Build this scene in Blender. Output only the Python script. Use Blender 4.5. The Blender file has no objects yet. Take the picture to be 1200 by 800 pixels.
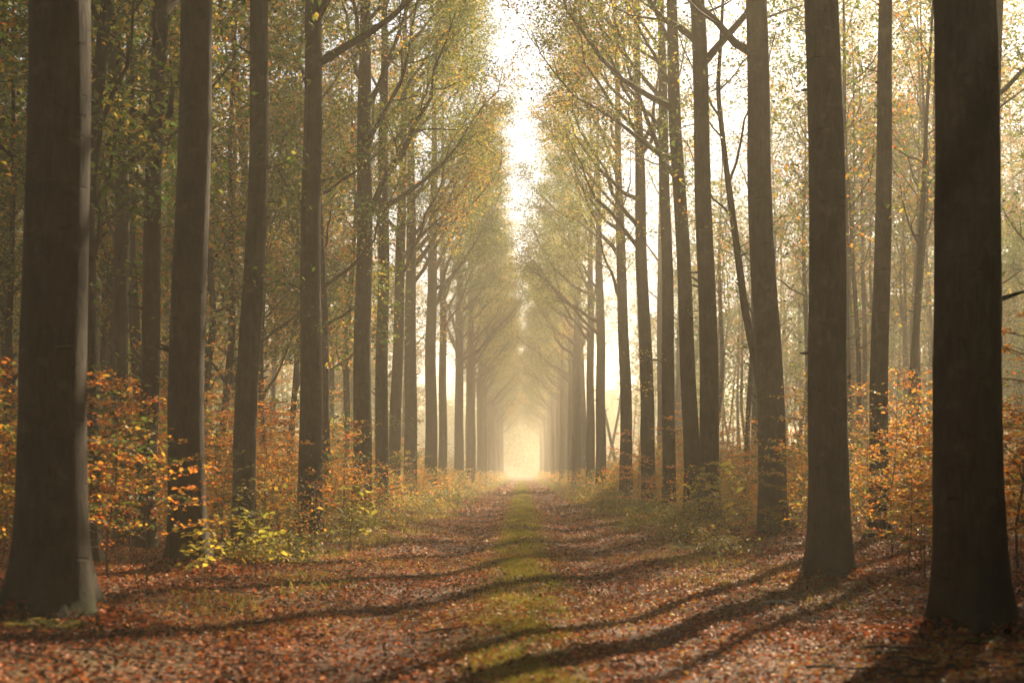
import bpy, math, random
import numpy as np

# ------------------------------------------------------------------ basics
C = bpy.context.scene.collection
SC = bpy.context.scene
R = math.radians
CAM_Z, FPX, VPX, VPY = 1.5, 1500.0, 612.0, 553.0     # camera height, focal length and vanishing point in photo pixels
SUN_AZ, SUN_EL = 28.0, 31.0                           # degrees right of the track's direction, degrees above the horizon


def gx(px, d):
    return (px - VPX) / FPX * d


def gz(py, d):
    return CAM_Z + (VPY - py) / FPX * d


def lerp(a, b, t):
    return a + (b - a) * t


def ground_z(x, y):
    """height of the woodland floor: two wheel tracks, a raised middle, low banks, gentle bumps"""
    x = np.asarray(x, float); y = np.asarray(y, float)
    ax = np.abs(x + 0.03 * np.sin(y * 0.13))
    z = -0.09 * np.exp(-((ax - 1.25) / 0.55) ** 2)
    z += 0.03 * np.exp(-(ax / 0.45) ** 2)
    s = np.clip((ax - 2.4) / 2.0, 0, 1)
    s = s * s * (3 - 2 * s)
    z += s * (0.10 + 0.07 * np.sin(x * 0.9 + 1.3) * np.sin(y * 0.55 + 0.4) + 0.09 * np.sin(x * 0.31 + y * 0.23))
    z += 0.018 * np.sin(x * 2.7 + y * 0.8) * np.sin(y * 1.7 - x * 0.6)
    z += 0.03 * np.sin(y * 0.21 + 0.7) * np.exp(-y / 200.0)
    return z


def gzs(x, y):
    return float(ground_z(x, y))


# ------------------------------------------------------------------ mesh helpers
def new_mesh(name, verts, loops, starts, totals, mats=(), smooth=False):
    me = bpy.data.meshes.new(name)
    n = len(verts)
    me.vertices.add(n)
    me.vertices.foreach_set('co', np.ascontiguousarray(verts, dtype=np.float32).ravel())
    me.loops.add(len(loops))
    me.loops.foreach_set('vertex_index', np.ascontiguousarray(loops, dtype=np.int32))
    me.polygons.add(len(starts))
    me.polygons.foreach_set('loop_start', np.ascontiguousarray(starts, dtype=np.int32))
    me.polygons.foreach_set('loop_total', np.ascontiguousarray(totals, dtype=np.int32))
    if smooth:
        me.polygons.foreach_set('use_smooth', np.ones(len(starts), dtype=bool))
    for m in mats:
        me.materials.append(m)
    me.update(calc_edges=True)
    return me


def quad_mesh(name, verts, quads, mats=(), smooth=False):
    q = np.asarray(quads, dtype=np.int32).reshape(-1, 4)
    s = np.arange(len(q)) * 4
    return new_mesh(name, verts, q.ravel(), s, np.full(len(q), 4), mats, smooth)


def link(name, me, parent=None, loc=(0, 0, 0)):
    o = bpy.data.objects.new(name, me)
    C.objects.link(o)
    o.location = loc
    if parent is not None:
        o.parent = parent
    return o


def tag(o, label=None, cat=None, group=None, kind=None):
    if label: o['label'] = label
    if cat: o['category'] = cat
    if group: o['group'] = group
    if kind: o['kind'] = kind
    return o


def empty(name, loc, rz=0.0, sc=1.0):
    o = bpy.data.objects.new(name, None)
    C.objects.link(o)
    o.location = loc
    o.rotation_euler = (0, 0, rz)
    o.scale = (sc, sc, sc)
    o.empty_display_size = 0.2
    return o


def copy_tree(root, loc, rz, sc):
    """a thing and each of its parts"""
    r = root.copy(); C.objects.link(r)
    r.location = loc; r.rotation_euler = (0, 0, rz); r.scale = (sc, sc, sc)
    for ch in root.children:
        c = ch.copy(); C.objects.link(c); c.parent = r
    return r


class Tubes:
    """collects tapering tubes; build() gives one mesh"""
    def __init__(self):
        self.v, self.q, self.n = [], [], 0

    def add(self, pts, radii, sides=6, rmod=None, cap=True):
        p = np.asarray(pts, float); rr = np.asarray(radii, float)
        k = len(p)
        t = np.gradient(p, axis=0)
        t /= np.linalg.norm(t, axis=1)[:, None] + 1e-9
        ref = np.array([0.31, 0.95, 0.05]) if abs(t[0, 2]) > 0.6 else np.array([0.0, 0.0, 1.0])
        a = ref - t * (t @ ref)[:, None]
        a /= np.linalg.norm(a, axis=1)[:, None] + 1e-9
        b = np.cross(t, a)
        th = np.arange(sides) / sides * 2 * math.pi
        rad = np.repeat(rr[:, None], sides, 1)
        if rmod is not None:
            rad = rad * rmod(p, th)
        ring = p[:, None, :] + (a[:, None, :] * np.cos(th)[None, :, None] + b[:, None, :] * np.sin(th)[None, :, None]) * rad[:, :, None]
        i = np.arange(k - 1)[:, None] * sides; j = np.arange(sides)[None, :]; j2 = (j + 1) % sides
        q = np.stack([i + j, i + j2, i + sides + j2, i + sides + j], -1).reshape(-1, 4) + self.n
        self.v.append(ring.reshape(-1, 3)); self.q.append(q)
        self.n += k * sides

    def build(self, name, mat, smooth=True):
        return quad_mesh(name, np.concatenate(self.v), np.concatenate(self.q), (mat,), smooth)


def unit(v):
    return v / (np.linalg.norm(v, axis=-1, keepdims=True) + 1e-9)


def leaf_arrays(rng, c, length, tilt=0.5, width=0.55, fold=0.18, axis=None, two=False):
    """one leaf per centre: a folded four-cornered blade, or two quads with a curl for the near ones"""
    c = np.asarray(c, float); n = len(c)
    L = np.broadcast_to(np.asarray(length, float), (n,)) * rng.uniform(0.65, 1.25, n)
    nor = unit(np.stack([rng.normal(0, tilt, n), rng.normal(0, tilt, n), np.ones(n)], 1))
    if axis is None:
        d = rng.normal(0, 1, (n, 3))
    else:
        d = axis + rng.normal(0, 0.45, (n, 3))
    d = unit(d - nor * np.sum(d * nor, 1)[:, None])
    s = np.cross(nor, d)
    w = (L * width * 0.5)[:, None]; Lx = L[:, None]
    up = nor * (Lx * fold)
    if not two:
        v = np.stack([c - d * Lx * .5, c + s * w + up - d * Lx * 0.06, c + d * Lx * .5, c - s * w + up - d * Lx * 0.06], 1)
        q = (np.arange(n)[:, None] * 4 + np.arange(4)[None, :])
        return v.reshape(-1, 3), q
    cu = nor * (Lx * rng.uniform(-.25, .12, n)[:, None])
    v = np.stack([c - d * Lx * .5, c + s * w + up - d * Lx * .12, c + s * w * .72 + up * .7 + d * Lx * .22 + cu * .3,
                  c + d * Lx * .5 + cu, c - s * w * .72 + up * .7 + d * Lx * .22 + cu * .3, c - s * w + up - d * Lx * .12], 1)
    b = np.arange(n)[:, None] * 6
    q = np.concatenate([b + np.array([[0, 1, 2, 3]]), b + np.array([[0, 3, 4, 5]])], 0)
    return v.reshape(-1, 3), q


def leaf_mesh(name, mat, *args, **kw):
    v, q = leaf_arrays(*args, **kw)
    return quad_mesh(name, v, q, (mat,))


# ------------------------------------------------------------------ materials
def node_mat(name):
    m = bpy.data.materials.new(name); m.use_nodes = True
    nt = m.node_tree; nt.nodes.clear()
    out = nt.nodes.new('ShaderNodeOutputMaterial')
    return m, nt, out


def N(nt, kind, **kw):
    n = nt.nodes.new(kind)
    for k, v in kw.items():
        setattr(n, k, v)
    return n


def ramp(nt, stops, fac=None, interp='LINEAR'):
    n = nt.nodes.new('ShaderNodeValToRGB')
    n.color_ramp.interpolation = interp
    e = n.color_ramp.elements
    while len(e) < len(stops): e.new(0.5)
    for el, (p, c) in zip(e, stops):
        el.position = p; el.color = (*c, 1)
    if fac is not None: nt.links.new(fac, n.inputs[0])
    return n.outputs[0]


def math_n(nt, op, a, b=None, clamp=False):
    n = nt.nodes.new('ShaderNodeMath'); n.operation = op; n.use_clamp = clamp
    for i, x in enumerate((a, b)):
        if x is None: continue
        if isinstance(x, (int, float)): n.inputs[i].default_value = x
        else: nt.links.new(x, n.inputs[i])
    return n.outputs[0]


def mix_c(nt, fac, a, b, mode='MIX'):
    n = nt.nodes.new('ShaderNodeMix'); n.data_type = 'RGBA'; n.blend_type = mode
    for i, x in ((0, fac), (6, a), (7, b)):
        if isinstance(x, (int, float)): n.inputs[i].default_value = x
        elif isinstance(x, tuple): n.inputs[i].default_value = (*x, 1)
        else: nt.links.new(x, n.inputs[i])
    return n.outputs[2]


def leaf_mat(name, stops, transl=0.5, scale=0.35, spread=0.45, objw=0.35, bright=1.6, spec=0.2):
    m, nt, out = node_mat(name)
    geo = N(nt, 'ShaderNodeNewGeometry'); oi = N(nt, 'ShaderNodeObjectInfo'); tc = N(nt, 'ShaderNodeTexCoord')
    no = N(nt, 'ShaderNodeTexNoise', noise_dimensions='4D')
    no.inputs['Scale'].default_value = scale; no.inputs['Detail'].default_value = 2.0
    nt.links.new(tc.outputs['Object'], no.inputs['Vector'])
    nt.links.new(math_n(nt, 'MULTIPLY', oi.outputs['Random'], 40.0), no.inputs['W'])
    f = math_n(nt, 'MULTIPLY_ADD', math_n(nt, 'SUBTRACT', no.outputs[0], 0.5), 1.7)
    f.node.inputs[2].default_value = 0.5
    f = math_n(nt, 'ADD', f, math_n(nt, 'MULTIPLY', math_n(nt, 'SUBTRACT', geo.outputs['Random Per Island'], 0.5), spread * 2))
    f = math_n(nt, 'ADD', f, math_n(nt, 'MULTIPLY', math_n(nt, 'SUBTRACT', oi.outputs['Random'], 0.5), objw * 2), clamp=True)
    col = ramp(nt, stops, f)
    bs = N(nt, 'ShaderNodeBsdfPrincipled'); bs.inputs['Roughness'].default_value = 0.55
    bs.inputs['Specular IOR Level'].default_value = spec
    nt.links.new(col, bs.inputs['Base Color'])
    tr = N(nt, 'ShaderNodeBsdfTranslucent')
    tcol = mix_c(nt, 1.0, col, (bright, bright * 0.95, bright * 0.75), 'MULTIPLY')
    nt.links.new(tcol, tr.inputs['Color'])
    mx = N(nt, 'ShaderNodeMixShader'); mx.inputs[0].default_value = transl
    nt.links.new(bs.outputs[0], mx.inputs[1]); nt.links.new(tr.outputs[0], mx.inputs[2])
    nt.links.new(mx.outputs[0], out.inputs['Surface'])
    return m


def bark_mat(name, dark, light, moss=True):
    m, nt, out = node_mat(name)
    tc = N(nt, 'ShaderNodeTexCoord'); mp = N(nt, 'ShaderNodeMapping'); mp.inputs['Scale'].default_value = (11, 11, 2.2)
    nt.links.new(tc.outputs['Object'], mp.inputs[0])
    n1 = N(nt, 'ShaderNodeTexNoise'); n1.inputs['Scale'].default_value = 1.6; n1.inputs['Detail'].default_value = 8; n1.inputs['Roughness'].default_value = 0.7; n1.inputs['Distortion'].default_value = 0.6
    nt.links.new(mp.outputs[0], n1.inputs['Vector'])
    mp2 = N(nt, 'ShaderNodeMapping'); mp2.inputs['Scale'].default_value = (2.6, 2.6, 8.0)
    nt.links.new(tc.outputs['Object'], mp2.inputs[0])
    n2 = N(nt, 'ShaderNodeTexNoise'); n2.inputs['Scale'].default_value = 1.3; n2.inputs['Detail'].default_value = 4; n2.inputs['Distortion'].default_value = 0.7
    nt.links.new(mp2.outputs[0], n2.inputs['Vector'])
    n3 = N(nt, 'ShaderNodeTexNoise'); n3.inputs['Scale'].default_value = 1.7; n3.inputs['Detail'].default_value = 3
    nt.links.new(tc.outputs['Object'], n3.inputs['Vector'])
    f = math_n(nt, 'ADD', math_n(nt, 'MULTIPLY', n1.outputs[0], 0.6), math_n(nt, 'MULTIPLY', n3.outputs[0], 0.4))
    col = ramp(nt, [(0.34, dark), (0.66, light)], f)
    scar = ramp(nt, [(0.62, (0, 0, 0)), (0.72, (1, 1, 1))], n2.outputs[0])
    col = mix_c(nt, math_n(nt, 'MULTIPLY', scar, 0.65), col, tuple(x * 0.55 for x in dark))
    n5 = N(nt, 'ShaderNodeTexNoise'); n5.inputs['Scale'].default_value = 5.5; n5.inputs['Detail'].default_value = 7; n5.inputs['Roughness'].default_value = 0.6
    nt.links.new(tc.outputs['Object'], n5.inputs['Vector'])
    col = mix_c(nt, math_n(nt, 'MULTIPLY', ramp(nt, [(0.57, (0, 0, 0)), (0.68, (1, 1, 1))], n5.outputs[0]), 0.38), col, tuple(x * 1.7 for x in light))      # lichen
    if moss:
        sx = N(nt, 'ShaderNodeSeparateXYZ'); nt.links.new(tc.outputs['Object'], sx.inputs[0])
        n4 = N(nt, 'ShaderNodeTexNoise'); n4.inputs['Scale'].default_value = 3.2; n4.inputs['Detail'].default_value = 5
        nt.links.new(tc.outputs['Object'], n4.inputs['Vector'])
        h = math_n(nt, 'SUBTRACT', math_n(nt, 'MULTIPLY', n4.outputs[0], 2.6), math_n(nt, 'MULTIPLY', sx.outputs[2], 0.75))
        h = math_n(nt, 'SUBTRACT', h, 0.75, clamp=True)
        col = mix_c(nt, math_n(nt, 'MULTIPLY', h, 0.85, clamp=True), col, (0.036, 0.044, 0.012))
    bs = N(nt, 'ShaderNodeBsdfPrincipled'); bs.inputs['Roughness'].default_value = 0.85
    bs.inputs['Specular IOR Level'].default_value = 0.15
    nt.links.new(col, bs.inputs['Base Color'])
    bp = N(nt, 'ShaderNodeBump'); bp.inputs['Strength'].default_value = 0.8; bp.inputs['Distance'].default_value = 0.035
    hh = math_n(nt, 'SUBTRACT', n1.outputs[0], math_n(nt, 'MULTIPLY', scar, 0.5))
    nt.links.new(hh, bp.inputs['Height']); nt.links.new(bp.outputs[0], bs.inputs['Normal'])
    nt.links.new(bs.outputs[0], out.inputs['Surface'])
    return m


GREEN, OLIVE, YGREEN = (0.030, 0.068, 0.014), (0.070, 0.105, 0.020), (0.15, 0.17, 0.032)
YELLOW, AMBER, ORANGE, RUST, BROWN = (0.42, 0.29, 0.05), (0.43, 0.20, 0.035), (0.42, 0.135, 0.024), (0.27, 0.07, 0.02), (0.10, 0.045, 0.02)
M_BARK = bark_mat('beech_bark', (0.013, 0.0105, 0.008), (0.062, 0.049, 0.038))
M_TWIG = bark_mat('twig_bark', (0.05, 0.036, 0.026), (0.10, 0.078, 0.058), moss=False)
M_STEM = bark_mat('sapling_bark', (0.10, 0.08, 0.06), (0.22, 0.19, 0.15), moss=False)
M_CANOPY = leaf_mat('canopy_leaf', [(0.0, GREEN), (0.42, OLIVE), (0.72, YGREEN), (0.93, YELLOW), (1.0, AMBER)], 0.55, 0.3, 0.35, 0.2)
M_WOOD = leaf_mat('woodland_leaf', [(0.0, GREEN), (0.4, OLIVE), (0.66, YGREEN), (0.84, YELLOW), (0.95, AMBER), (1.0, ORANGE)], 0.55, 0.3, 0.4, 0.28)
M_SAPLING = leaf_mat('sapling_leaf', [(0.0, OLIVE), (0.12, YGREEN), (0.26, YELLOW), (0.46, (0.50, 0.23, 0.035)), (0.74, (0.52, 0.16, 0.024)), (0.95, (0.36, 0.09, 0.02)), (1.0, RUST)], 0.6, 0.7, 0.4, 0.3)
M_GREENLEAF = leaf_mat('green_leaf', [(0.0, GREEN), (0.4, (0.08, 0.11, 0.022)), (0.75, (0.17, 0.18, 0.04)), (1.0, YELLOW)], 0.5, 0.8, 0.4, 0.2)
M_LITTER = leaf_mat('litter_leaf', [(0.0, (0.05, 0.022, 0.013)), (0.22, (0.13, 0.05, 0.026)), (0.45, (0.27, 0.080, 0.038)), (0.7, (0.40, 0.118, 0.042)), (0.86, (0.48, 0.17, 0.055)), (0.96, (0.48, 0.23, 0.07)), (1.0, (0.46, 0.30, 0.08))], 0.2, 0.25, 0.5, 0.0, spec=0.06)
M_VERGE = leaf_mat('verge_leaf', [(0.0, OLIVE), (0.35, (0.11, 0.11, 0.024)), (0.65, (0.20, 0.17, 0.035)), (0.85, YELLOW), (1.0, AMBER)], 0.5, 0.6, 0.4, 0.2)
M_GRASS = leaf_mat('grass_blade', [(0.0, (0.07, 0.085, 0.016)), (0.35, (0.16, 0.165, 0.028)), (0.7, (0.29, 0.25, 0.045)), (1.0, (0.36, 0.25, 0.08))], 0.4, 0.5, 0.35, 0.0)
M_DEAD = bark_mat('dead_wood', (0.30, 0.26, 0.21), (0.55, 0.50, 0.43), moss=False)


def ground_mat():
    m, nt, out = node_mat('forest_floor')
    tc = N(nt, 'ShaderNodeTexCoord')
    P = tc.outputs['Object']
    vo = N(nt, 'ShaderNodeTexVoronoi'); vo.inputs['Scale'].default_value = 16.0; vo.inputs['Randomness'].default_value = 1.0
    nt.links.new(P, vo.inputs['Vector'])
    sp = N(nt, 'ShaderNodeSeparateColor'); nt.links.new(vo.outputs['Color'], sp.inputs[0])
    leafc = ramp(nt, [(0.0, (0.03, 0.017, 0.011)), (0.4, (0.075, 0.036, 0.02)), (0.7, (0.13, 0.055, 0.025)), (0.9, (0.18, 0.08, 0.03)), (1.0, (0.24, 0.13, 0.05))], sp.outputs[0])
    n1 = N(nt, 'ShaderNodeTexNoise'); n1.inputs['Scale'].default_value = 0.9; n1.inputs['Detail'].default_value = 6
    nt.links.new(P, n1.inputs['Vector'])
    soil = ramp(nt, [(0.3, (0.05, 0.027, 0.02)), (0.7, (0.12, 0.066, 0.047))], n1.outputs[0])
    x = N(nt, 'ShaderNodeSeparateXYZ'); nt.links.new(P, x.inputs[0])
    ax = math_n(nt, 'ABSOLUTE', x.outputs[0])
    # bare wheel tracks
    tr = math_n(nt, 'SUBTRACT', 1.0, math_n(nt, 'DIVIDE', math_n(nt, 'ABSOLUTE', math_n(nt, 'SUBTRACT', ax, 1.25)), 0.7), clamp=True)
    col = mix_c(nt, math_n(nt, 'MULTIPLY', math_n(nt, 'ADD', tr, math_n(nt, 'SUBTRACT', n1.outputs[0], 0.5)), 0.75, clamp=True), leafc, soil)
    # moss in the middle and on the verge
    wob = math_n(nt, 'MULTIPLY', math_n(nt, 'SUBTRACT', n1.outputs[0], 0.5), 1.3)
    mid = math_n(nt, 'ADD', math_n(nt, 'MULTIPLY', math_n(nt, 'SUBTRACT', 0.5, ax), 2.4), wob, clamp=True)
    vg = math_n(nt, 'ADD', math_n(nt, 'MULTIPLY', math_n(nt, 'SUBTRACT', 0.8, math_n(nt, 'ABSOLUTE', math_n(nt, 'SUBTRACT', ax, 3.2))), 0.9), wob, clamp=True)
    gm = math_n(nt, 'MULTIPLY', math_n(nt, 'MAXIMUM', mid, math_n(nt, 'MULTIPLY', vg, 0.6)), 0.8)
    col = mix_c(nt, gm, col, (0.065, 0.068, 0.018))
    bs = N(nt, 'ShaderNodeBsdfPrincipled'); bs.inputs['Roughness'].default_value = 0.9; bs.inputs['Specular IOR Level'].default_value = 0.15
    nt.links.new(col, bs.inputs['Base Color'])
    bp = N(nt, 'ShaderNodeBump'); bp.inputs['Strength'].default_value = 0.7; bp.inputs['Distance'].default_value = 0.03
    nt.links.new(math_n(nt, 'ADD', vo.outputs['Distance'], n1.outputs[0]), bp.inputs['Height'])
    nt.links.new(bp.outputs[0], bs.inputs['Normal'])
    nt.links.new(bs.outputs[0], out.inputs['Surface'])
    return m


# ------------------------------------------------------------------ ground
def build_ground():
    xs = np.unique(np.concatenate([np.linspace(-8, 8, 129), np.linspace(-45, 45, 121), np.linspace(-420, 420, 29)]))
    ys = np.unique(np.concatenate([np.linspace(-6, 45, 205), np.linspace(45, 160, 93), np.linspace(-60, 660, 25)]))
    X, Y = np.meshgrid(xs, ys)
    v = np.stack([X, Y, ground_z(X, Y)], -1).reshape(-1, 3)
    nx, ny = len(xs), len(ys)
    i = np.arange(ny - 1)[:, None] * nx; j = np.arange(nx - 1)[None, :]
    q = np.stack([i + j, i + j + 1, i + nx + j + 1, i + nx + j], -1).reshape(-1, 4)
    tag(link('ground', quad_mesh('ground', v, q, (ground_mat(),), True)), kind='structure')


build_ground()

# ------------------------------------------------------------------ trees
rng = np.random.default_rng(11)


def curve_path(p0, d0, d1, L, k, rng, wig=0.06):
    """polyline that starts along d0 and bends towards d1"""
    t = np.linspace(0, 1, k)
    d = unit((1 - t)[:, None] * d0 + t[:, None] * d1 + rng.normal(0, wig, (k, 3)))
    step = L / (k - 1)
    p = np.concatenate([[p0], p0 + np.cumsum(d[:-1] * step, 0)])
    return p, d


def grow(rng, trunk, r0, H, fork, n_limbs, bias=None, limb_len=(4.5, 8.0), elev=(28, 55), sides=14,
         leaf=0.085, per=16, low_sprigs=0, flare=0.75, dens=1.0, reach=7.2):
    """trunk (points relative to the base), limbs, leaf clusters of one broadleaf tree -> trunk Tubes, [limb Tubes], leaf centres"""
    zt = trunk[:, 2]
    zz = np.concatenate([np.array([-0.25, 0.0, 0.08, 0.18, 0.32, 0.5, 0.75, 1.05, 1.5]), np.arange(2.0, H + .01, 0.5)])
    P = np.stack([np.interp(zz, zt, trunk[:, 0]), np.interp(zz, zt, trunk[:, 1]), zz], 1)
    ph = rng.uniform(0, 6.28, 6)
    P[:, 0] += 0.022 * np.sin(zz * 0.9 + ph[0]) * np.clip(zz / 3, 0, 1); P[:, 1] += 0.03 * np.sin(zz * 0.7 + ph[1]) * np.clip(zz / 3, 0, 1)

    def rad(z):
        u = np.clip(z / H, 0, 1)
        return r0 * np.maximum(1.0 - 0.34 * np.clip(u / 0.5, 0, 1) - 0.62 * np.clip((u - 0.45) / 0.55, 0, 1) ** 0.9, 0.03)

    def rmod(p, th):
        z = np.maximum(p[:, 2], 0)[:, None]
        e = np.exp(-z / 0.42)
        lob = np.maximum(0, np.cos(2.5 * th[None, :] + ph[2])) ** 2 + 0.7 * np.maximum(0, np.cos(3.0 * th[None, :] * 1.0 + ph[3])) ** 3
        e2 = np.exp(-z / 0.25)
        root = np.maximum(0, np.sin(2 * th[None, :] + ph[1])) ** 4 + 0.8 * np.maximum(0, np.sin(3 * th[None, :] + ph[0])) ** 5
        return 1 + flare * (e * (0.36 + 0.55 * lob) + e2 * root * 1.3) + 0.022 * np.sin(3 * th[None, :] + ph[4] + z * 0.5) + 0.018 * np.sin(5 * th[None, :] - z * 1.1 + ph[5]) + 0.014 * np.sin(9 * th[None, :] + z * 2.3 + ph[0]) * np.sin(z * 3.1 + 2 * th[None, :] + ph[3])
    tb = Tubes(); tb.add(P, rad(zz), sides, rmod)
    limbs, cl = [], []
    az = rng.uniform(0, 6.28)
    for i in range(n_limbs):
        u = (i + rng.uniform(0, 0.9)) / n_limbs
        z = fork + (H * 0.93 - fork) * u ** 1.15
        az += 2.4 + rng.normal(0, 0.35)
        a = az
        inner = bias is not None and rng.random() < 0.6
        if inner:
            a = bias + rng.normal(0, 0.6)
        p0 = np.array([np.interp(z, zz, P[:, 0]), np.interp(z, zz, P[:, 1]), z])
        el = R(rng.uniform(*elev)) + 0.25 * u
        h = np.array([math.cos(a), math.sin(a), 0])
        d0 = h * math.cos(el) + np.array([0, 0, math.sin(el)])
        el1 = min(el + rng.uniform(0.2, 0.75), 1.42)
        d1 = h * math.cos(el1) + np.array([0, 0, math.sin(el1)])
        L = rng.uniform(*limb_len) * (1 - 0.5 * u)
        if inner: L = min(L * 1.15, reach) if reach < 7.5 else reach * rng.uniform(.8, 1.0) * (1 - .35 * u)
        k = 9
        pl, dl = curve_path(p0, d0, d1, L, k, rng, 0.13)
        lr = min(float(rad(z)) * rng.uniform(0.42, 0.6), 0.17)
        lt = Tubes()
        rl = lr * (1 - 0.86 * np.linspace(0, 1, k) ** 0.8)
        lt.add(pl, rl, 7)
        nsec = int(max(4, L * 1.25))
        for s in range(nsec):
            ts = 0.22 + 0.78 * (s + rng.uniform(0, .8)) / nsec
            fi = ts * (k - 1); i0 = min(int(fi), k - 2)
            q0 = lerp(pl[i0], pl[i0 + 1], fi - i0)
            side = unit(np.cross(dl[i0], np.array([0, 0, 1.0])))
            sg = 1 if s % 2 else -1
            ds = unit(dl[i0] * rng.uniform(.4, .9) + side * sg * rng.uniform(.5, 1.0) + np.array([0, 0, rng.uniform(-.25, .35)]))
            Ls = L * rng.uniform(0.22, 0.42) * (1.15 - 0.6 * ts)
            ps, d2 = curve_path(q0, ds, unit(ds + np.array([0, 0, 0.25])), Ls, 5, rng, 0.14)
            rs = max(0.012, np.interp(ts, np.linspace(0, 1, k), rl) * 0.5)
            lt.add(ps, rs * (1 - 0.8 * np.linspace(0, 1, 5)), 4)
            cl.append(ps[2:])
            for w in range(3):
                b0 = ps[rng.integers(1, 5)]
                dw = unit(d2[2] + rng.normal(0, .7, 3) + np.array([0, 0, -.1]))
                Lw = rng.uniform(0.5, 1.1)
                pw = np.stack([b0, b0 + dw * Lw * .5 + np.array([0, 0, -.02]), b0 + dw * Lw])
                lt.add(pw, [rs * .4, rs * .28, 0.004], 3)
                cl.append(pw[1:])
        limbs.append(lt)
    for i in range(int(rng.integers(2, 6))):          # stubs of lost branches
        z = rng.uniform(2.2, fork + 2); a = rng.uniform(0, 6.28)
        p0 = np.array([np.interp(z, zz, P[:, 0]), np.interp(z, zz, P[:, 1]), z])
        h = np.array([math.cos(a), math.sin(a), rng.uniform(-.1, .7)])
        rz_ = float(rad(z)); Ls = rng.uniform(.04, .3)
        tb.add(np.stack([p0 + h * rz_ * .7, p0 + h * (rz_ + Ls * .5), p0 + h * (rz_ + Ls)]), [rng.uniform(.025, .05), .022, .012], 6)
    for i in range(low_sprigs):                       # leafy sprigs straight off the trunk
        z = rng.uniform(1.5, fork); a = rng.uniform(0, 6.28)
        p0 = np.array([np.interp(z, zz, P[:, 0]), np.interp(z, zz, P[:, 1]), z])
        h = np.array([math.cos(a), math.sin(a), rng.uniform(0, .5)])
        pw = np.stack([p0, p0 + h * (r0 + .25), p0 + h * (r0 + .6) + np.array([0, 0, .05])])
        tb.add(pw, [.015, .01, .004], 4); cl.append(pw[1:])
    cc = np.concatenate(cl)
    n = int(per * dens)
    cen = np.repeat(cc, n, 0)
    cen = cen + rng.normal(0, 1, cen.shape) * np.array([0.29, 0.29, 0.13])
    return tb, limbs, cen


def measured_trunk(d, base_px, rows, H):
    """centre line read off the photo at several heights: rows = [(x, y) photo pixels]; above the frame it straightens up"""
    x0 = gx(base_px, d)
    pts = [(-0.3, 0.0), (0.0, 0.0)]
    for px, py in sorted(rows, key=lambda t: -t[1]):
        pts.append((gz(py, d), gx(px, d) - x0))
    z = np.array([p[0] for p in pts]); x = np.array([p[1] for p in pts])
    sl = (x[-1] - x[-2]) / max(0.5, z[-1] - z[-2])
    zs = np.append(z, H); xs = np.append(x, x[-1] + 0.5 * sl * (H - z[-1]))
    return np.stack([xs, np.zeros_like(xs), zs], 1)


ORD = ['first', 'second', 'third', 'fourth', 'fifth', 'sixth', 'seventh', 'eighth', 'ninth', 'tenth', 'eleventh', 'twelfth']
# row trees: base x, distance, trunk width in photo pixels, centre line points, label
LEFT_ROW = [
    (62, 11.7, 73, [(63, 400), (68, 100), (69, 0)], 'massive dark beech with flared mossy base, first and nearest of the left row'),
    (221, 17.7, 40, [(219, 500), (221, 350), (226, 200), (231, 0)], 'straight dark beech with sunlit mossy root behind the orange sapling, second of the left row'),
    (285, 22.8, 25, [(287, 540), (294, 400), (303, 150), (305, 0)], 'slightly leaning beech rising from brushwood beside yellow green plants, third of the left row'),
    (363, 28.5, 26, [(364, 450), (365, 250), (367, 0)], 'upright beech with leafy sprigs on its trunk, fourth of the left row'),
    (424, 37.5, 21, [(426, 350), (428, 100), (427, 0)], 'dark straight beech just before a slimmer one, fifth of the left row'),
    (447, 43, 15, [(449, 300), (450, 100)], 'slim beech close behind the fifth, sixth of the left row'),
    (462, 50, 14, [(464, 480), (471, 250), (474, 100)], 'slim beech leaning towards the track, seventh of the left row'),
    (481, 56, 15, [(481, 400), (482, 200)], 'hazy beech with steep forking limbs, eighth of the left row'),
    (505, 67, 14, [(505, 400), (508, 250)], 'pale brown hazy beech, ninth of the left row'),
    (519, 78, 10, [(519, 400)], 'thin hazy beech trunk, tenth of the left row'),
    (538, 95, 11, [(538, 400)], 'faint beech trunk in the mist, eleventh of the left row'),
]
RIGHT_ROW = [
    (1141, 11.7, 74, [(1135, 500), (1130, 250), (1129, 0)], 'massive dark beech with wide flared base, first and nearest of the right row'),
    (971, 17.3, 44, [(973, 550), (971, 400), (966, 200), (963, 0)], 'thick beech with a fern at its foot, second of the right row'),
    (906, 26.8, 31, [(905, 560), (899, 400), (889, 200), (886, 0)], 'leaning beech tilted towards the track, third of the right row'),
    (832, 30.5, 22, [(831, 500), (828, 350), (822, 150), (816, 0)], 'dark upright beech with yellow green shrub at its foot, fourth of the right row'),
    (811, 35, 18, [(810, 500), (800, 300), (792, 150), (786, 0)], 'slim beech bending towards the track, fifth of the right row'),
    (784, 39.5, 15, [(784, 450), (780, 250), (775, 50)], 'slender beech close beside the fifth, sixth of the right row'),
    (760, 46, 16, [(759, 480), (752, 300), (748, 150)], 'beech with upswept limbs over the track, seventh of the right row'),
    (734, 56, 14, [(733, 450), (727, 300)], 'hazy beech forking above the mist, eighth of the right row'),
    (704, 73, 12, [(704, 400), (702, 300)], 'pale hazy beech trunk, ninth of the right row'),
    (692, 84, 10, [(692, 400)], 'thin faint beech trunk, tenth of the right row'),
    (676, 100, 11, [(676, 400)], 'faint beech trunk in the mist, eleventh of the right row'),
]
TREE_XY = []          # (x, y) of every tree, for spacing
ROW_PX = {'left': [], 'right': []}
COPY_SRC = []


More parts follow.
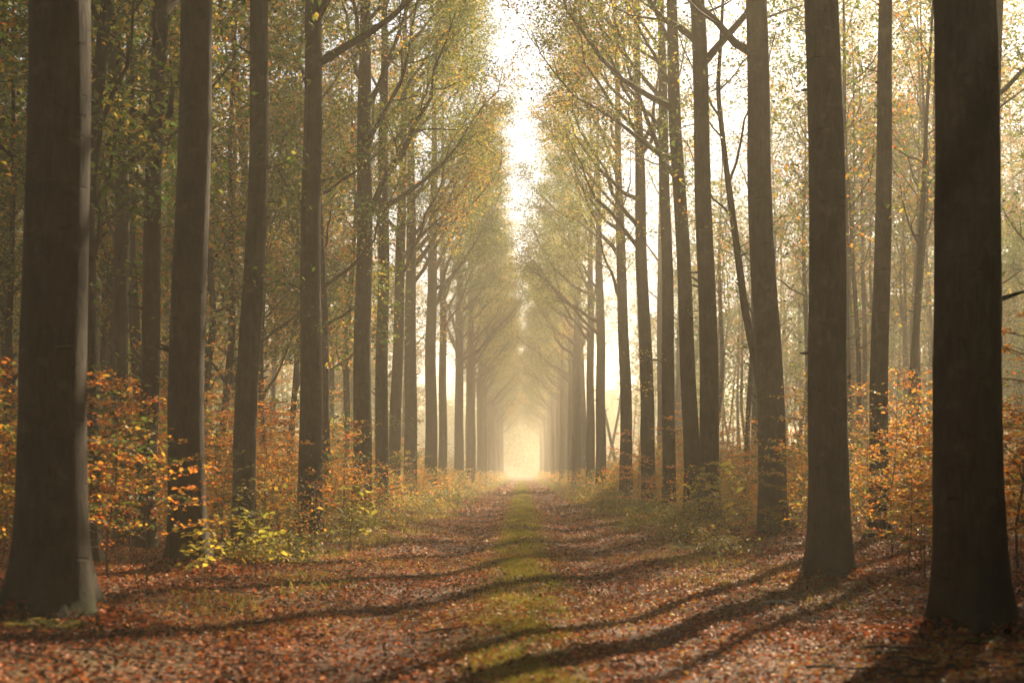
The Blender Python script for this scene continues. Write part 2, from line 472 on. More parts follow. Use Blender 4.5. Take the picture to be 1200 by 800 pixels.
def build_row(rows, side):
    bias = 0.0 if side == 'left' else math.pi
    for i, (bpx, d, w, line, label) in enumerate(rows):
        x = gx(bpx, d); H = 27 + rng.uniform(-2, 2)
        r0 = w / FPX * d * 0.5 * 1.1
        tr = measured_trunk(d, bpx, line, H)
        near = d < 48
        root = empty('beech_tree', (x, d, gzs(x, d)))
        tag(root, label, 'tree', 'beech trees lining the %s side of the track' % side)
        fork = rng.uniform(8.4, 10.2) if d > 33 else rng.uniform(9.5, 11.0)
        tb, limbs, cen = grow(rng, tr, r0, H, fork, 15, bias, (4.8, 7.8), (30, 54) if i < 8 else (26, 50), 32 if d < 20 else 16,
                              0.085, 25 if side == 'left' else (22 if d > 33 else 8), low_sprigs=4 if 2 <= i <= 5 else 0, flare=(0.62 if side == 'left' else 0.56) if d < 15 else 0.46, reach=7.9 if d > 33 else 7.2)
        link('trunk', tb.build('trunk', M_BARK), root)
        for lt in limbs:
            link('branch', lt.build('branch', M_BARK), root)
        link('crown', leaf_mesh('crown', M_CANOPY, rng, cen, 0.108 if d < 60 else 0.14, 0.7), root)
        TREE_XY.append((x, d)); ROW_PX[side].append(bpx)
        if i >= 7: COPY_SRC.append((root, side))
    # the rest of the row, dissolving into the mist: copies of the trees above
    src = [r for r, s in COPY_SRC if s == side]
    y = rows[-1][1] + 7
    sgn = -1 if side == 'left' else 1
    k = 0
    while y < 300:
        x = sgn * (4.6 + rng.normal(0, 0.35))
        yy = y + rng.normal(0, 0.8)
        c = copy_tree(src[k % len(src)], (x, yy, gzs(x, yy)), rng.normal(0, 0.35), rng.uniform(0.9, 1.08))
        c['label'] = 'faint beech deep in the mist near the far end of the %s row' % side
        TREE_XY.append((x, yy)); k += 1
        y += rng.uniform(6.0, 8.5)


build_row(LEFT_ROW, 'left')
build_row(RIGHT_ROW, 'right')


# ---- woodland behind the rows
rng = np.random.default_rng(33)
def forest_proto(H, r0, fork, nl, leaf, per, mat, ll, sprigs=0, lean=0.6):
    z = np.array([-0.3, 0, H * .3, H * .6, H])
    tr = np.stack([np.concatenate([[0, 0], np.cumsum(rng.normal(0, lean * .4, 3))]), np.concatenate([[0, 0], np.cumsum(rng.normal(0, lean * .4, 3))]), z], 1)
    tb, limbs, cen = grow(rng, tr, r0 * .85, H, fork, nl, None, ll, (20, 60), 10, leaf, per, sprigs, 0.4)
    for lt in limbs:
        tb.v.append(np.concatenate(lt.v)); tb.q.append(np.concatenate(lt.q) + tb.n); tb.n += lt.n
    return tb.build('trunk', M_BARK), leaf_mesh('crown', mat, rng, cen, leaf, 0.8)


FP = [forest_proto(*a) for a in (
    (19, 0.17, 4.5, 15, 0.13, 16, M_WOOD, (2.5, 5.0), 6, 0.7),
    (16, 0.11, 3.0, 14, 0.12, 16, M_WOOD, (1.8, 4.0), 5, 0.9),
    (21, 0.21, 6.0, 15, 0.13, 16, M_WOOD, (3.0, 5.5), 4, 0.5),
    (13, 0.08, 2.2, 13, 0.12, 16, M_WOOD, (1.6, 3.4), 5, 1.0),
    (18, 0.14, 3.8, 15, 0.13, 16, M_WOOD, (2.4, 4.8), 6, 1.2),
    (19, 0.17, 8.5, 10, 0.13, 5, M_WOOD, (2.5, 5.0), 6, 0.7),
    (16, 0.11, 6.5, 9, 0.12, 5, M_WOOD, (1.8, 4.0), 5, 0.9),
    (21, 0.21, 10.5, 9, 0.13, 5, M_WOOD, (3.0, 5.0), 4, 0.5),
    (13, 0.08, 5.0, 9, 0.12, 5, M_WOOD, (1.6, 3.4), 5, 1.0),
    (18, 0.14, 7.5, 10, 0.13, 5, M_WOOD, (2.4, 4.8), 6, 1.2),
    (22, 0.15, 11.5, 13, 0.13, 15, M_WOOD, (2.8, 5.2), 2, 0.6),
    (21, 0.13, 10.5, 13, 0.13, 15, M_WOOD, (2.6, 4.8), 2, 0.9),
)]
FIXED = [  # read off the photo: base x, distance, prototype, scale, rotation
    (168, 23.5, 2, 1.05, 0.3), (106, 20.5, 0, 1.0, 2.0), (131, 36, 0, 1.0, 1.0), (250, 38, 4, 1.05, 4.0), (312, 40, 1, 1.1, 2.2), (336, 43, 4, 1.0, 5.0),
    (384, 37, 2, .9, 3.1), (396, 42, 1, 1.2, 0.4), (405, 47, 0, .95, 1.2), (8, 30, 1, 1.0, 2.6),
    (1169, 25.5, 0, 1.05, 5.2), (1030, 24.5, 2, 1.05, 3.5), (1060, 33, 1, 1.1, 0.9), (1078, 41, 4, 1.0, 1.9), (1091, 46, 0, 1.0, 2.9),
    (926, 31, 4, 1.0, 0.2), (986, 28.5, 3, 1.1, 4.4), (871, 42, 1, 1.0, 1.1), (1196, 34, 3, 1.2, 3.3)]
forest = []


def put_forest(x, y, k, sc, rz):
    if 0 < x < 24 and k < 5: k += 5                              # crowns thinned on the sunny side to let the sun reach the track
    if x < 0 or x > 24 or y > 55: sc *= 1.28
    root = empty('woodland_tree', (x, y, gzs(x, y)), rz, sc)
    link('trunk', FP[k][0], root); link('crown', FP[k][1], root)
    TREE_XY.append((x, y)); forest.append((root, x, y, k, sc))


for px, d, k, sc, rz in FIXED:
    put_forest(gx(px, d), d, k, sc / (1.28 if px < 612 else 1), rz)
tries = 0
want = {-1: 90, 1: 100}
count = {-1: 0, 1: 0}
while tries < 6000 and any(count[s] < want[s] for s in count):
    tries += 1
    s = -1 if rng.random() < .5 else 1
    if count[s] >= want[s]: continue
    y = 24 + 116 * rng.random() ** 1.3
    lim = 0.44 * y + 3
    x = s * rng.uniform(8.0, max(9.0, lim))
    if abs(x) > lim: continue
    if s > 0 and x < 24 and y < 62 and rng.random() < 0.9: continue
    if min((x - a) ** 2 + (y - b) ** 2 for a, b in TREE_XY) < (2.6 if y < 60 else 3.2) ** 2: continue
    put_forest(x, y, int(rng.integers(0, 5)), rng.uniform(.85, 1.2), rng.uniform(0, 6.28))
    count[s] += 1

extra = 0
for _ in range(3000):                                  # taller, leafier trees closing the view on the sunny side
    if extra >= 12: break
    y = rng.uniform(62, 98); x = rng.uniform(15, 0.42 * y)
    if min((x - a) ** 2 + (y - b) ** 2 for a, b in TREE_XY) < 2.3 ** 2: continue
    put_forest(x, y, int(rng.integers(10, 12)), rng.uniform(.95, 1.15), rng.uniform(0, 6.28)); extra += 1


def gap_label(side, px):
    row = sorted(ROW_PX[side], reverse=(side == 'right'))      # nearest first
    if side == 'left':
        i = sum(1 for q in row if q < px)
    else:
        i = sum(1 for q in row if q > px)
    if i == 0: return 'outside the first %s row beech, at the picture edge' % side, i
    if i >= len(row) - 2: return None, i
    return 'between the %s and %s %s row beeches' % (ORD[i - 1], ORD[i], side), i


bins = {}
for root, x, y, k, sc in forest:
    side = 'left' if x < 0 else 'right'
    px = VPX + x / y * FPX
    g, i = gap_label(side, px)
    bins.setdefault((side, i if g else 99), []).append((y, root, g, k, px))
KIND = ['straight', 'slim', 'stout', 'very thin', 'slightly crooked']
for (side, i), lst in bins.items():
    lst.sort(key=lambda t: t[0])
    for j, (y, root, g, k, px) in enumerate(lst):
        if i == 99 or y > 58 or j >= 3:
            root['label'] = 'hazy slender tree deep in the woods behind the %s row' % side
        else:
            pos = ['nearest', 'second nearest', 'third nearest'][j]
            root['label'] = '%s of the woodland trees %s' % (pos, g.replace('seen ', ''))
        root['category'] = 'tree'; root['group'] = 'slender woodland trees behind the %s row' % side


# ---- the far wood on both sides, one soft mass behind the trees one can tell apart, plus unseen shade crowns
def far_wood_and_shade_crowns():
    vs, qs, n = [], [], 0
    tb = Tubes(); cl = []
    for s, cnt in ((-1, 560), (1, 380)):
        for i in range(cnt):
            y = 60 + 340 * rng.random() ** 1.8; x = s * rng.uniform(10, 26 + 0.48 * y)
            if y < (140 if s < 0 else 85) and abs(x) < (0.3 if s < 0 else 0.2) * y + (8 if s < 0 else 17): continue
            if abs(x) < 0.04 * y + 8: continue
            if i % 5 == 0: x, y = s * rng.uniform(0, 50), rng.uniform(318, 385)          # where the avenue ends the wood goes on
            elif i % 4 == 1:                                                             # and it closes in behind the camera and at its sides
                y = rng.uniform(-55, -7); x = s * rng.uniform(1.5, 40)
            elif i % 8 == 3 and s < 0:
                y = rng.uniform(-7, 30); x = -rng.uniform(min(0.45 * max(y, 0) + 9, 38), 40)
            h = rng.uniform(17, 28)
            z0 = gzs(x, y)
            if y < 312: tb.add([(x, y, z0 - .2), (x + rng.normal(0, .3), y, z0 + h * .5), (x + rng.normal(0, .6), y, z0 + h)], [rng.uniform(.1, .24), .1, .03], 5)
            m = int(rng.integers(700, 1100) * (1 if y < 150 else .5))
            c = np.stack([rng.normal(0, 1.9, m), rng.normal(0, 1.9, m), h * (1 - (0.85 if s < 0 else 0.6) * rng.random(m) ** 1.3)], 1)
            c[:, :2] *= (1.25 - 0.75 * (c[:, 2:] / h))
            cl.append(c + np.array([x, y, z0]))
    for _ in range(420):                              # and on to the horizon: crowns added to shade the far haze
        x, y, h = rng.uniform(-90, 90), rng.uniform(440, 660), rng.uniform(18, 28)
        m = 480
        cl.append(np.stack([rng.normal(0, 2.6, m), rng.normal(0, 2.6, m), h * rng.random(m) ** .8], 1) + np.array([x, y, 0]))
    for _ in range(205):                              # unseen crowns right of the camera, added to keep sun off the near haze
        x = rng.uniform(8, 30); y = rng.uniform(-6, 1.85 * x + 2)
        if x < 0.42 * y + 4.0: continue
        h = rng.uniform(17, 23); m = 2200
        tb.add([(x, y, -.2), (x, y, h * .5), (x, y, h)], [rng.uniform(.14, .26), .12, .03], 6)
        c = np.stack([rng.normal(0, 1.7, m), rng.normal(0, 1.7, m), h * (1 - 0.8 * rng.random(m) ** 1.2)], 1) + np.array([x, y, 0])
        cl.append(c[c[:, 0] > 0.42 * np.maximum(c[:, 1], 0) + 1.2])
    for s in (-1, 1):                                 # the avenue itself goes on past and behind the camera
        for y in np.arange(6.0, -40, -5.8):
            x = s * (4.5 + rng.normal(0, .2)); h = 22.0
            tb.add([(x, y, -.2), (x, y, 1.0), (x, y, h * .5), (x, y, h)], [.38, .29, .2, .03], 8)
            m = 2600
            c = np.stack([rng.normal(0, 2.2, m), rng.normal(0, 2.0, m), rng.uniform(8.5, h, m)], 1)
            cl.append(c + np.array([x, y, 0]))
    c = np.concatenate(cl)
    v, q = leaf_arrays(rng, c, np.where(c[:, 1] < 150, 0.40, np.where(c[:, 1] < 430, 0.62, 1.1)), 0.9)
    o = link('far_wood_and_shade_crowns', quad_mesh('far_wood_and_shade_crowns', np.concatenate([np.concatenate(tb.v), v]), np.concatenate([np.concatenate(tb.q), q + tb.n]), (M_BARK, M_WOOD)))
    mi = np.zeros(len(o.data.polygons), dtype=np.int32); mi[sum(len(a) for a in tb.q):] = 1
    o.data.polygons.foreach_set('material_index', mi)
    tag(o, 'far mass of hazy autumn woodland filling the distance behind both rows, with unseen crowns added for shade', 'woodland', kind='stuff')


rng = np.random.default_rng(5)
far_wood_and_shade_crowns()

# ------------------------------------------------------------------ understorey saplings
rng = np.random.default_rng(41)
def sapling_proto(h, spread, layers, leaf, mat, stem_r=0.012, dens=1.0, stemmat=None, lean=0.15):
    st = Tubes(); cs, axs = [], []
    z = np.linspace(-0.05, h, 7)
    p = np.stack([np.cumsum(rng.normal(0, lean * h / 14, 7)), np.cumsum(rng.normal(0, lean * h / 14, 7)), z], 1)
    p -= np.array([p[0, 0], p[0, 1], 0])
    st.add(p, stem_r * (1 - .8 * np.linspace(0, 1, 7)), 6)
    for i in range(layers):
        u = 0.22 + 0.78 * (i + rng.random() * .7) / layers
        zz = u * h
        p0 = np.array([np.interp(zz, z, p[:, 0]), np.interp(zz, z, p[:, 1]), zz])
        a = i * 2.4 + rng.normal(0, .4)
        L = spread * rng.uniform(.5, 1.0) * (1.15 - .65 * u)
        d0 = np.array([math.cos(a), math.sin(a), rng.uniform(.15, .7)])
        pl, dl = curve_path(p0, unit(d0), unit(d0 * np.array([1, 1, -0.15])), L, 6, rng, .1)
        st.add(pl, stem_r * .5 * (1 - .8 * np.linspace(0, 1, 6)), 4)
        nt_ = max(4, int(L * 9))
        for s in range(nt_):
            t = 0.15 + .85 * (s + rng.random() * .6) / nt_
            fi = t * 5; i0 = min(int(fi), 4)
            q0 = lerp(pl[i0], pl[i0 + 1], fi - i0)
            side = unit(np.cross(dl[i0], np.array([0, 0, 1.0])))
            ds = unit(dl[i0] * .8 + side * (1 if s % 2 else -1) + rng.normal(0, .15, 3))
            Lt = L * rng.uniform(.18, .38)
            pw = np.stack([q0, q0 + ds * Lt * .5, q0 + ds * Lt + np.array([0, 0, -.04 * Lt])])
            st.add(pw, [stem_r * .2, stem_r * .14, .0015], 3)
            m = max(3, int(Lt / leaf * 2.0 * dens))
            tt = rng.random(m)
            c = q0 + ds * (Lt * tt)[:, None] + side * (rng.choice([-1, 1], m) * leaf * .5)[:, None] + rng.normal(0, leaf * .3, (m, 3))
            cs.append(c); axs.append(np.tile(ds, (m, 1)))
    cen = np.concatenate(cs)
    return st.build('stem', stemmat or M_STEM), leaf_mesh('foliage', mat, rng, cen, leaf, .45, .62, .12, np.concatenate(axs), True)


SP = [sapling_proto(2.2, 1.5, 17, .066, M_SAPLING), sapling_proto(1.5, 1.2, 14, .062, M_SAPLING), sapling_proto(3.2, 1.8, 21, .068, M_SAPLING, .018),
      sapling_proto(1.1, 0.9, 12, .06, M_SAPLING), sapling_proto(2.6, 1.4, 18, .064, M_SAPLING, .015)]
GP = [sapling_proto(0.9, 0.8, 12, .07, M_VERGE), sapling_proto(1.4, 1.0, 14, .068, M_GREENLEAF), sapling_proto(0.6, 0.6, 10, .07, M_VERGE)]
M_BRIGHT = leaf_mat('yellow_green_leaf', [(0.0, (0.11, 0.13, 0.026)), (0.4, (0.22, 0.22, 0.04)), (0.75, (0.36, 0.30, 0.05)), (1.0, YELLOW)], 0.6, 0.8, 0.4, 0.2)
HERO_Y = sapling_proto(0.95, 0.75, 10, .125, M_BRIGHT, .012, .8)
HERO_A = sapling_proto(1.85, 1.75, 16, .07, M_SAPLING, .016, 0.9)
HERO_B = sapling_proto(3.1, 1.4, 14, .075, M_SAPLING, .016, 0.6)
sap = []


def put_sap(pair, x, y, sc, rz, name='beech_sapling', label=None, cat='sapling', group=None):
    root = empty(name, (x, y, gzs(x, y)), rz, sc)
    link('stem', pair[0], root); link('foliage', pair[1], root)
    tag(root, label, cat, group)
    if label is None: sap.append((root, x, y))
    return root


put_sap(HERO_A, gx(172, 15.6), 15.6, 1.0, 0.6, label='orange beech sapling spreading flat sprays between the first and second left row beeches')
put_sap(SP[0], gx(2, 17), 17, 0.95, 2.0, label='orange beech sapling behind the first left row beech, at the edge of the picture')
put_sap(HERO_B, gx(1046, 21.5), 21.5, 1.0, 1.1, label='tall thin beech sapling between the first and second right row beeches, sparse leaves')
put_sap(SP[2], gx(950, 26), 26, 1.0, 2.4, label='tall amber sapling reaching across the third right row beech')
put_sap(HERO_Y, gx(300, 17.0), 17.0, 0.95, 0.4, 'leafy_shrub', 'bright yellow green leafy plant in sun right of the second left row beech', 'shrub')
put_sap(HERO_Y, gx(240, 16.0), 16.0, 0.7, 2.4, 'leafy_shrub', 'small yellow green plant at the foot of the second left row beech', 'shrub')
put_sap(GP[2], gx(905, 25.8), 25.8, 1.1, 3.0, 'leafy_shrub', 'small green plant at the foot of the leaning third right row beech', 'shrub')
put_sap(HERO_Y, gx(838, 28.0), 28.0, 1.5, 5.0, 'leafy_shrub', 'yellow green shrub at the foot of the fourth right row beech', 'shrub')
put_sap(HERO_Y, gx(410, 25), 25, 1.25, 5.5, 'leafy_shrub', 'bushy green plant on the left verge in front of the fourth left row beech', 'shrub')
n_s = 0; tries = 0
SXY = []
while n_s < 300 and tries < 9000:
    tries += 1
    s = -1 if rng.random() < .5 else 1
    y = 15.5 + 50 * rng.random() ** 1.35
    lim = 0.42 * y + 1.2
    x = s * (4.4 + (lim - 4.4) * rng.random() ** 1.25) if lim > 4.6 else s * 4.5
    if y < 19 and abs(x) < 5.2: continue
    if 21 < y < 27 and 4.0 < x < 6.1: continue          # the foot of the leaning beech stands free
    if y < 28 and abs(x) < 5.0 and rng.random() < .6: continue
    if SXY and min((x - a) ** 2 + (y - b) ** 2 for a, b in SXY) < (0.75 if y < 40 else 1.0) ** 2: continue
    SXY.append((x, y))
    green = rng.random() < (0.3 if abs(x) < 6 else .12)
    if green: put_sap(GP[int(rng.integers(0, 3))], x, y, rng.uniform(.9, 1.6), rng.uniform(0, 6.28), 'leafy_shrub', cat='shrub')
    else:
        hi = abs(x) > 6.5
        put_sap(SP[int(rng.choice([0, 2, 4, 1] if hi else [0, 1, 3, 1, 4]))], x, y, rng.uniform(.85, 1.4), rng.uniform(0, 6.28))
    n_s += 1
sbins = {}
for root, x, y in sap:
    side = 'left' if x < 0 else 'right'
    g, i = gap_label(side, VPX + x / y * FPX)
    sbins.setdefault((side, i if g else 99, root['category']), []).append((y, root, g))
for (side, i, cat), lst in sbins.items():
    lst.sort(key=lambda t: t[0])
    what = 'orange beech sapling' if cat == 'sapling' else 'green leafy shrub'
    for j, (y, root, g) in enumerate(lst):
        if i != 99 and j < 2 and y < 42:
            root['label'] = '%s %s %s' % (['nearest', 'second nearest'][j], what, g.replace('seen ', ''))
        else:
            root['label'] = '%s in the dense brushwood behind the %s row' % (what, side)
        root['group'] = ('orange saplings under the %s row' if cat == 'sapling' else 'green shrubs under the %s row') % side


# ------------------------------------------------------------------ ferns, fallen branch
def fern_proto(nf=7, L=0.55):
    fr = []
    for k in range(nf):
        a = k / nf * 6.28 + rng.normal(0, .2)
        h = np.array([math.cos(a), math.sin(a), 0])
        t = np.linspace(0, 1, 12)
        l = L * rng.uniform(.75, 1.1)
        sp = h * (l * t)[:, None] + np.array([0, 0, 1]) * (l * (0.85 * t - 0.95 * t ** 2.2))[:, None]
        tb = Tubes(); tb.add(sp, .005 * (1 - .8 * t), 4)
        side = np.cross(h, [0, 0, 1.0])
        cs, ax = [], []
        for i in range(2, 12):
            for s in (-1, 1):
                w = l * .2 * math.sin(math.pi * min(1, (i + .5) / 12)) ** .8
                cs.append(sp[i] + side * s * w * .55); ax.append(side * s + h * .35)
        v, q = leaf_arrays(rng, np.array(cs), l * .2, .12, .3, .05, np.array(ax) * 3)
        tb.v.append(v); tb.q.append(q + tb.n); tb.n += len(v)
        fr.append(tb.build('frond', M_GREENLEAF, False))
    return fr


FE = [fern_proto(8, .5), fern_proto(6, .42)]


def put_fern(k, x, y, sc, rz, label):
    root = empty('fern', (x, y, gzs(x, y)), rz, sc)
    for f in FE[k]: link('frond', f, root)
    tag(root, label, 'fern')


put_fern(0, gx(78, 10.9), 10.9, .8, .3, 'low green fern in shade before the base of the first left row beech')
put_fern(1, gx(24, 10.8), 10.8, .8, 1.3, 'small dark fern left of the base of the first left row beech')
put_fern(0, gx(985, 16.6), 16.6, .8, .8, 'green fern at the foot of the second right row beech')
put_fern(1, gx(1150, 10.7), 10.7, .75, 2.8, 'small fern before the flared base of the first right row beech')
put_fern(1, gx(800, 24), 24, 1.2, 1.8, 'pale yellow green fern on the right verge of the track')

fb = Tubes()
fb.add([(-.2, .02, .03), (-.08, 0, .05), (.06, .03, .045), (.22, -.03, .02)], [.018, .022, .02, .008], 8)
fb.add([(0.02, .02, .05), (.10, .12, .07), (.15, .2, .06)], [.012, .009, .003], 6)
x, y = gx(912, 14.6), 14.6
o = link('fallen_branch', fb.build('fallen_branch', M_DEAD), None, (x, y, gzs(x, y))); o.rotation_euler = (0, 0, -.5)
tag(o, 'short pale broken branch lying on the leaf litter right of the track', 'branch')


# ------------------------------------------------------------------ leaf litter, grass, verge plants
def litter():
    parts = []
    for (y0, y1, dens, size) in ((7.5, 14, 620, .052), (14, 24, 380, .06), (24, 45, 140, .085), (45, 90, 36, .14), (90, 230, 5, .32)):
        w1 = min(.43 * y1 + 1, 16 if y0 >= 90 else 99)
        n = int((y1 - y0) * 2 * w1 * dens)
        x = rng.uniform(-w1, w1, n); y = rng.uniform(y0, y1, n)
        keep = np.abs(x) < .43 * y + 1
        ax = np.abs(x)
        clump = 0.5 + 0.5 * np.sin(x * 1.9 + 0.7 * np.sin(y * .8)) * np.sin(y * 1.3 + x * .6)
        pr = 0.40 + 0.60 * clump
        pr *= np.where((np.abs(ax - 1.25) < .4) & (y < 13), .75, 1.0) * np.where(ax < .5, .75, 1.0)
        keep &= rng.random(n) < pr
        x, y = x[keep], y[keep]
        z = ground_z(x, y) + rng.uniform(.006, .035, len(x))
        parts.append(leaf_arrays(rng, np.stack([x, y, z], 1), size, .42, .66, .14, None, y1 < 25))
    for row in (LEFT_ROW, RIGHT_ROW):                 # leaves drifted against the feet of the near trunks
        for bpx, d, w, _, _ in row[:6]:
            m = 1800 if d < 20 else 700
            a = rng.uniform(0, 6.28, m); r0 = w / FPX * d * .5
            r = r0 * 1.25 + np.abs(rng.normal(0, .3, m))
            x, y = gx(bpx, d) + np.cos(a) * r, d + np.sin(a) * r
            z = ground_z(x, y) + .02 + .20 * np.exp(-(r - r0 * 1.25) / .22) * rng.random(m)
            parts.append(leaf_arrays(rng, np.stack([x, y, z], 1), .075, .5, .66, .14, None, True))
    n = 0; vs, qs = [], []
    for v, q in parts:
        vs.append(v); qs.append(q + n); n += len(v)
    tag(link('leaf_litter', quad_mesh('leaf_litter', np.concatenate(vs), np.concatenate(qs), (M_LITTER,))),
        'russet fallen leaves covering the track and woodland floor', 'leaf litter', kind='stuff')


def blades(x, y, h, w, lean=.35):
    n = len(x)
    z = ground_z(x, y) - .005
    a = rng.uniform(0, 6.28, n)
    s = np.stack([np.cos(a), np.sin(a), np.zeros(n)], 1) * w[:, None]
    b = np.stack([x, y, z], 1)
    ln = rng.normal(0, lean, (n, 2)) * h[:, None]
    m = b + np.concatenate([ln * .35, (h * .6)[:, None]], 1); t = b + np.concatenate([ln, h[:, None]], 1)
    v = np.stack([b - s, b + s, m + s * .7, t, m - s * .7], 1).reshape(-1, 3)
    i = np.arange(n)[:, None] * 5
    loops = np.concatenate([i + np.array([[0, 1, 2, 3, 4]])], 1).ravel()
    return v, loops, np.arange(n) * 5, np.full(n, 5)


def grass():
    X, Y, Hh, W = [], [], [], []
    for y0, y1, dens, hh, ww in ((7.5, 16, 2200, .045, .0028), (16, 32, 1300, .06, .004), (32, 90, 330, .08, .009), (90, 220, 60, .12, .03)):
        n = int((y1 - y0) * 1.2 * dens)
        x = rng.normal(-.02, .29, n); y = rng.uniform(y0, y1, n)
        k = rng.random(n) < (.28 + .72 * (np.sin(y * 1.7 + x * 4 + 2 * np.sin(y * .5)) + .6 * np.sin(y * .63 + 1 - x * 6) > .1))
        X.append(x[k]); Y.append(y[k]); Hh.append(hh * rng.uniform(.5, 1.5, k.sum())); W.append(np.full(k.sum(), ww))
    for y0, y1, dens, hh, ww in ((13, 26, 150, .10, .004), (26, 50, 80, .13, .007), (50, 110, 25, .17, .014), (110, 260, 9, .25, .04)):
        for s in (-1, 1):
            n = int((y1 - y0) * 1.8 * dens)
            x = s * (3.1 + rng.normal(0, .5, n)); y = rng.uniform(y0, y1, n)
            k = rng.random(n) < (.12 + .88 * (np.sin(y * .9 + s) * np.sin(x * 2 + y * .4) > .1))
            X.append(x[k]); Y.append(y[k]); Hh.append(hh * rng.uniform(.4, 1.4, k.sum())); W.append(np.full(k.sum(), ww))
    v, l, s, t = blades(np.concatenate(X), np.concatenate(Y), np.concatenate(Hh), np.concatenate(W))
    tag(link('grass', new_mesh('grass', v, l, s, t, (M_GRASS,))), 'short mossy grass along the middle and verges of the track', 'grass', kind='stuff')


def undergrowth():
    cs = []
    for s in (-1, 1):
        for _ in range(760):
            y = 19 + 90 * rng.random() ** 1.2
            x = s * (3.75 + rng.normal(0, .45) + 0.5 * rng.random())
            if abs(x) < 2.7 or (y < 27 and x > 3.6): continue
            if math.sin(y * .8 + s * 2) + math.sin(y * .37 + x) < rng.uniform(-1.2, .9): continue
            h = rng.uniform(.12, .55); m = int(rng.integers(40, 110) * (1 if y < 50 else .5))
            c = np.stack([rng.normal(0, .22, m), rng.normal(0, .22, m), h * rng.random(m) ** .7 + .03], 1)
            cs.append(c + np.array([x, y, gzs(x, y)]))
    c = np.concatenate(cs)
    tag(link('undergrowth', leaf_mesh('undergrowth', M_VERGE, rng, c, np.where(c[:, 1] < 45, .075, .12), .55, .6)),
        'low green undergrowth crowding both verges of the track', 'undergrowth', kind='stuff')


def brushwood():
    cs = []
    for s in (-1, 1):
        for i in range(2700):
            y = 24 + 118 * rng.random() ** 1.2
            x = s * (4.9 + (.42 * y) * rng.random() ** 1.6)
            if i % 5 == 0: y = rng.uniform(60, 300); x = s * (4.3 + abs(rng.normal(0, 1.2)))
            if y < 28 and 3.5 < x < 6.6: continue
            h = rng.uniform(.8, 3.4) if abs(x) > 6.2 else rng.uniform(.5, 1.6); m = int(rng.integers(50, 110))
            c = np.stack([rng.normal(0, .55, m), rng.normal(0, .55, m), h * rng.random(m) ** .75 + .05], 1)
            cs.append(c + np.array([x, y, gzs(x, y)]))
    c = np.concatenate(cs)
    tag(link('brushwood', leaf_mesh('brushwood', M_SAPLING, rng, c, np.where(c[:, 1] < 60, .085, np.where(c[:, 1] < 140, .16, .26)), .5, .6)),
        'russet brushwood filling the woodland floor far behind the rows', 'brushwood', kind='stuff')


def twigs():
    tb = Tubes()
    for _ in range(420):
        y = 9 + 30 * rng.random() ** 1.5; x = rng.uniform(-1, 1) * (.42 * y)
        if abs(x) < 2.2 and rng.random() < .75: continue
        a = rng.uniform(0, 6.28); L = rng.uniform(.15, .8)
        t = np.linspace(-.5, .5, 5)
        px = x + math.cos(a) * L * t + rng.normal(0, .025, 5); py = y + math.sin(a) * L * t + rng.normal(0, .025, 5)
        r = rng.uniform(.004, .013)
        tb.add(np.stack([px, py, ground_z(px, py) + .025 + np.abs(rng.normal(0, .02, 5))], 1), r * np.array([1, .9, .75, .6, .3]), 5)
    tag(link('fallen_twigs', tb.build('fallen_twigs', M_TWIG)), 'small dead twigs strewn over the leaf litter', 'twigs', kind='stuff')


rng = np.random.default_rng(77)
twigs(); litter(); grass(); undergrowth(); brushwood()

# ------------------------------------------------------------------ air
bx = np.array([(x, y, z) for z in (-1.5, 38) for y in (-80, 680) for x in (-440, 440)], float)
fq = [(0, 2, 3, 1), (4, 5, 7, 6), (0, 1, 5, 4), (2, 6, 7, 3), (0, 4, 6, 2), (1, 3, 7, 5)]
m, nt, out = node_mat('morning_haze')
pv = N(nt, 'ShaderNodeVolumePrincipled')
pv.inputs['Color'].default_value = (0.94, 0.85, 0.68, 1)
pv.inputs['Density'].default_value = 0.0024
pv.inputs['Anisotropy'].default_value = 0.4
nt.links.new(pv.outputs[0], out.inputs['Volume'])
tag(link('haze', quad_mesh('haze', bx, fq, (m,))), 'warm sunlit morning mist between the trees', 'haze', kind='stuff')

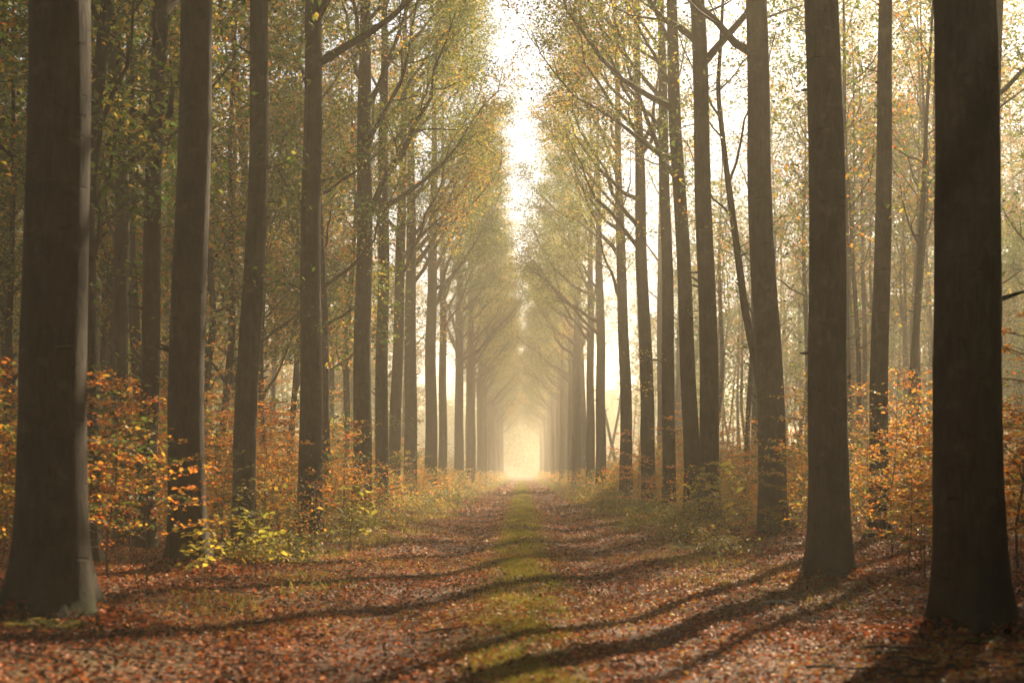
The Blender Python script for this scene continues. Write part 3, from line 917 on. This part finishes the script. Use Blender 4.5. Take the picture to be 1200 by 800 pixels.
# ------------------------------------------------------------------ light
w = bpy.data.worlds.new('World'); SC.world = w; w.use_nodes = True
nt = w.node_tree
bg = nt.nodes['Background']
sky = nt.nodes.new('ShaderNodeTexSky'); sky.sky_type = 'NISHITA'; sky.sun_disc = False
sky.sun_elevation = R(SUN_EL); sky.sun_rotation = R(SUN_AZ); sky.dust_density = 1.5; sky.ozone_density = 0.6; sky.air_density = 1.0
nt.links.new(sky.outputs[0], bg.inputs[0]); bg.inputs[1].default_value = 0.05
sl = bpy.data.lights.new('sun', 'SUN'); sl.energy = 5.0; sl.angle = R(0.5); sl.color = (1.0, 0.80, 0.53)
so = bpy.data.objects.new('sun', sl); C.objects.link(so)
az, el = R(SUN_AZ), R(SUN_EL)
sd = np.array([math.sin(az) * math.cos(el), math.cos(az) * math.cos(el), math.sin(el)])     # towards the sun
from mathutils import Vector
so.rotation_euler = Vector((-sd[0], -sd[1], -sd[2])).to_track_quat('-Z', 'Y').to_euler()
so.location = (40, 60, 40)

# ------------------------------------------------------------------ camera
cd = bpy.data.cameras.new('camera'); cam = bpy.data.objects.new('camera', cd); C.objects.link(cam)
cam.location = (0, 0, CAM_Z); cam.rotation_euler = (R(90), 0, 0)
cd.sensor_width = 36; cd.lens = FPX / 1200 * 36
cd.shift_x = -(VPX - 600) / 1200; cd.shift_y = (VPY - 400) / 1200
cd.clip_start = 0.1; cd.clip_end = 3000
cd.dof.use_dof = True; cd.dof.focus_distance = 30; cd.dof.aperture_fstop = 1.4
SC.camera = cam

SC.view_settings.view_transform = 'Standard'; SC.view_settings.look = 'None'
SC.view_settings.exposure = 1.78; SC.view_settings.gamma = 1.0
cy = SC.cycles
cy.use_denoising = True
try:
    cy.denoiser = 'OPENIMAGEDENOISE'
except Exception:
    pass
cy.max_bounces = 8; cy.diffuse_bounces = 3; cy.glossy_bounces = 1; cy.transmission_bounces = 5; cy.volume_bounces = 1; cy.transparent_max_bounces = 8
cy.sample_clamp_indirect = 4.0
cy.caustics_reflective = False; cy.caustics_refractive = False
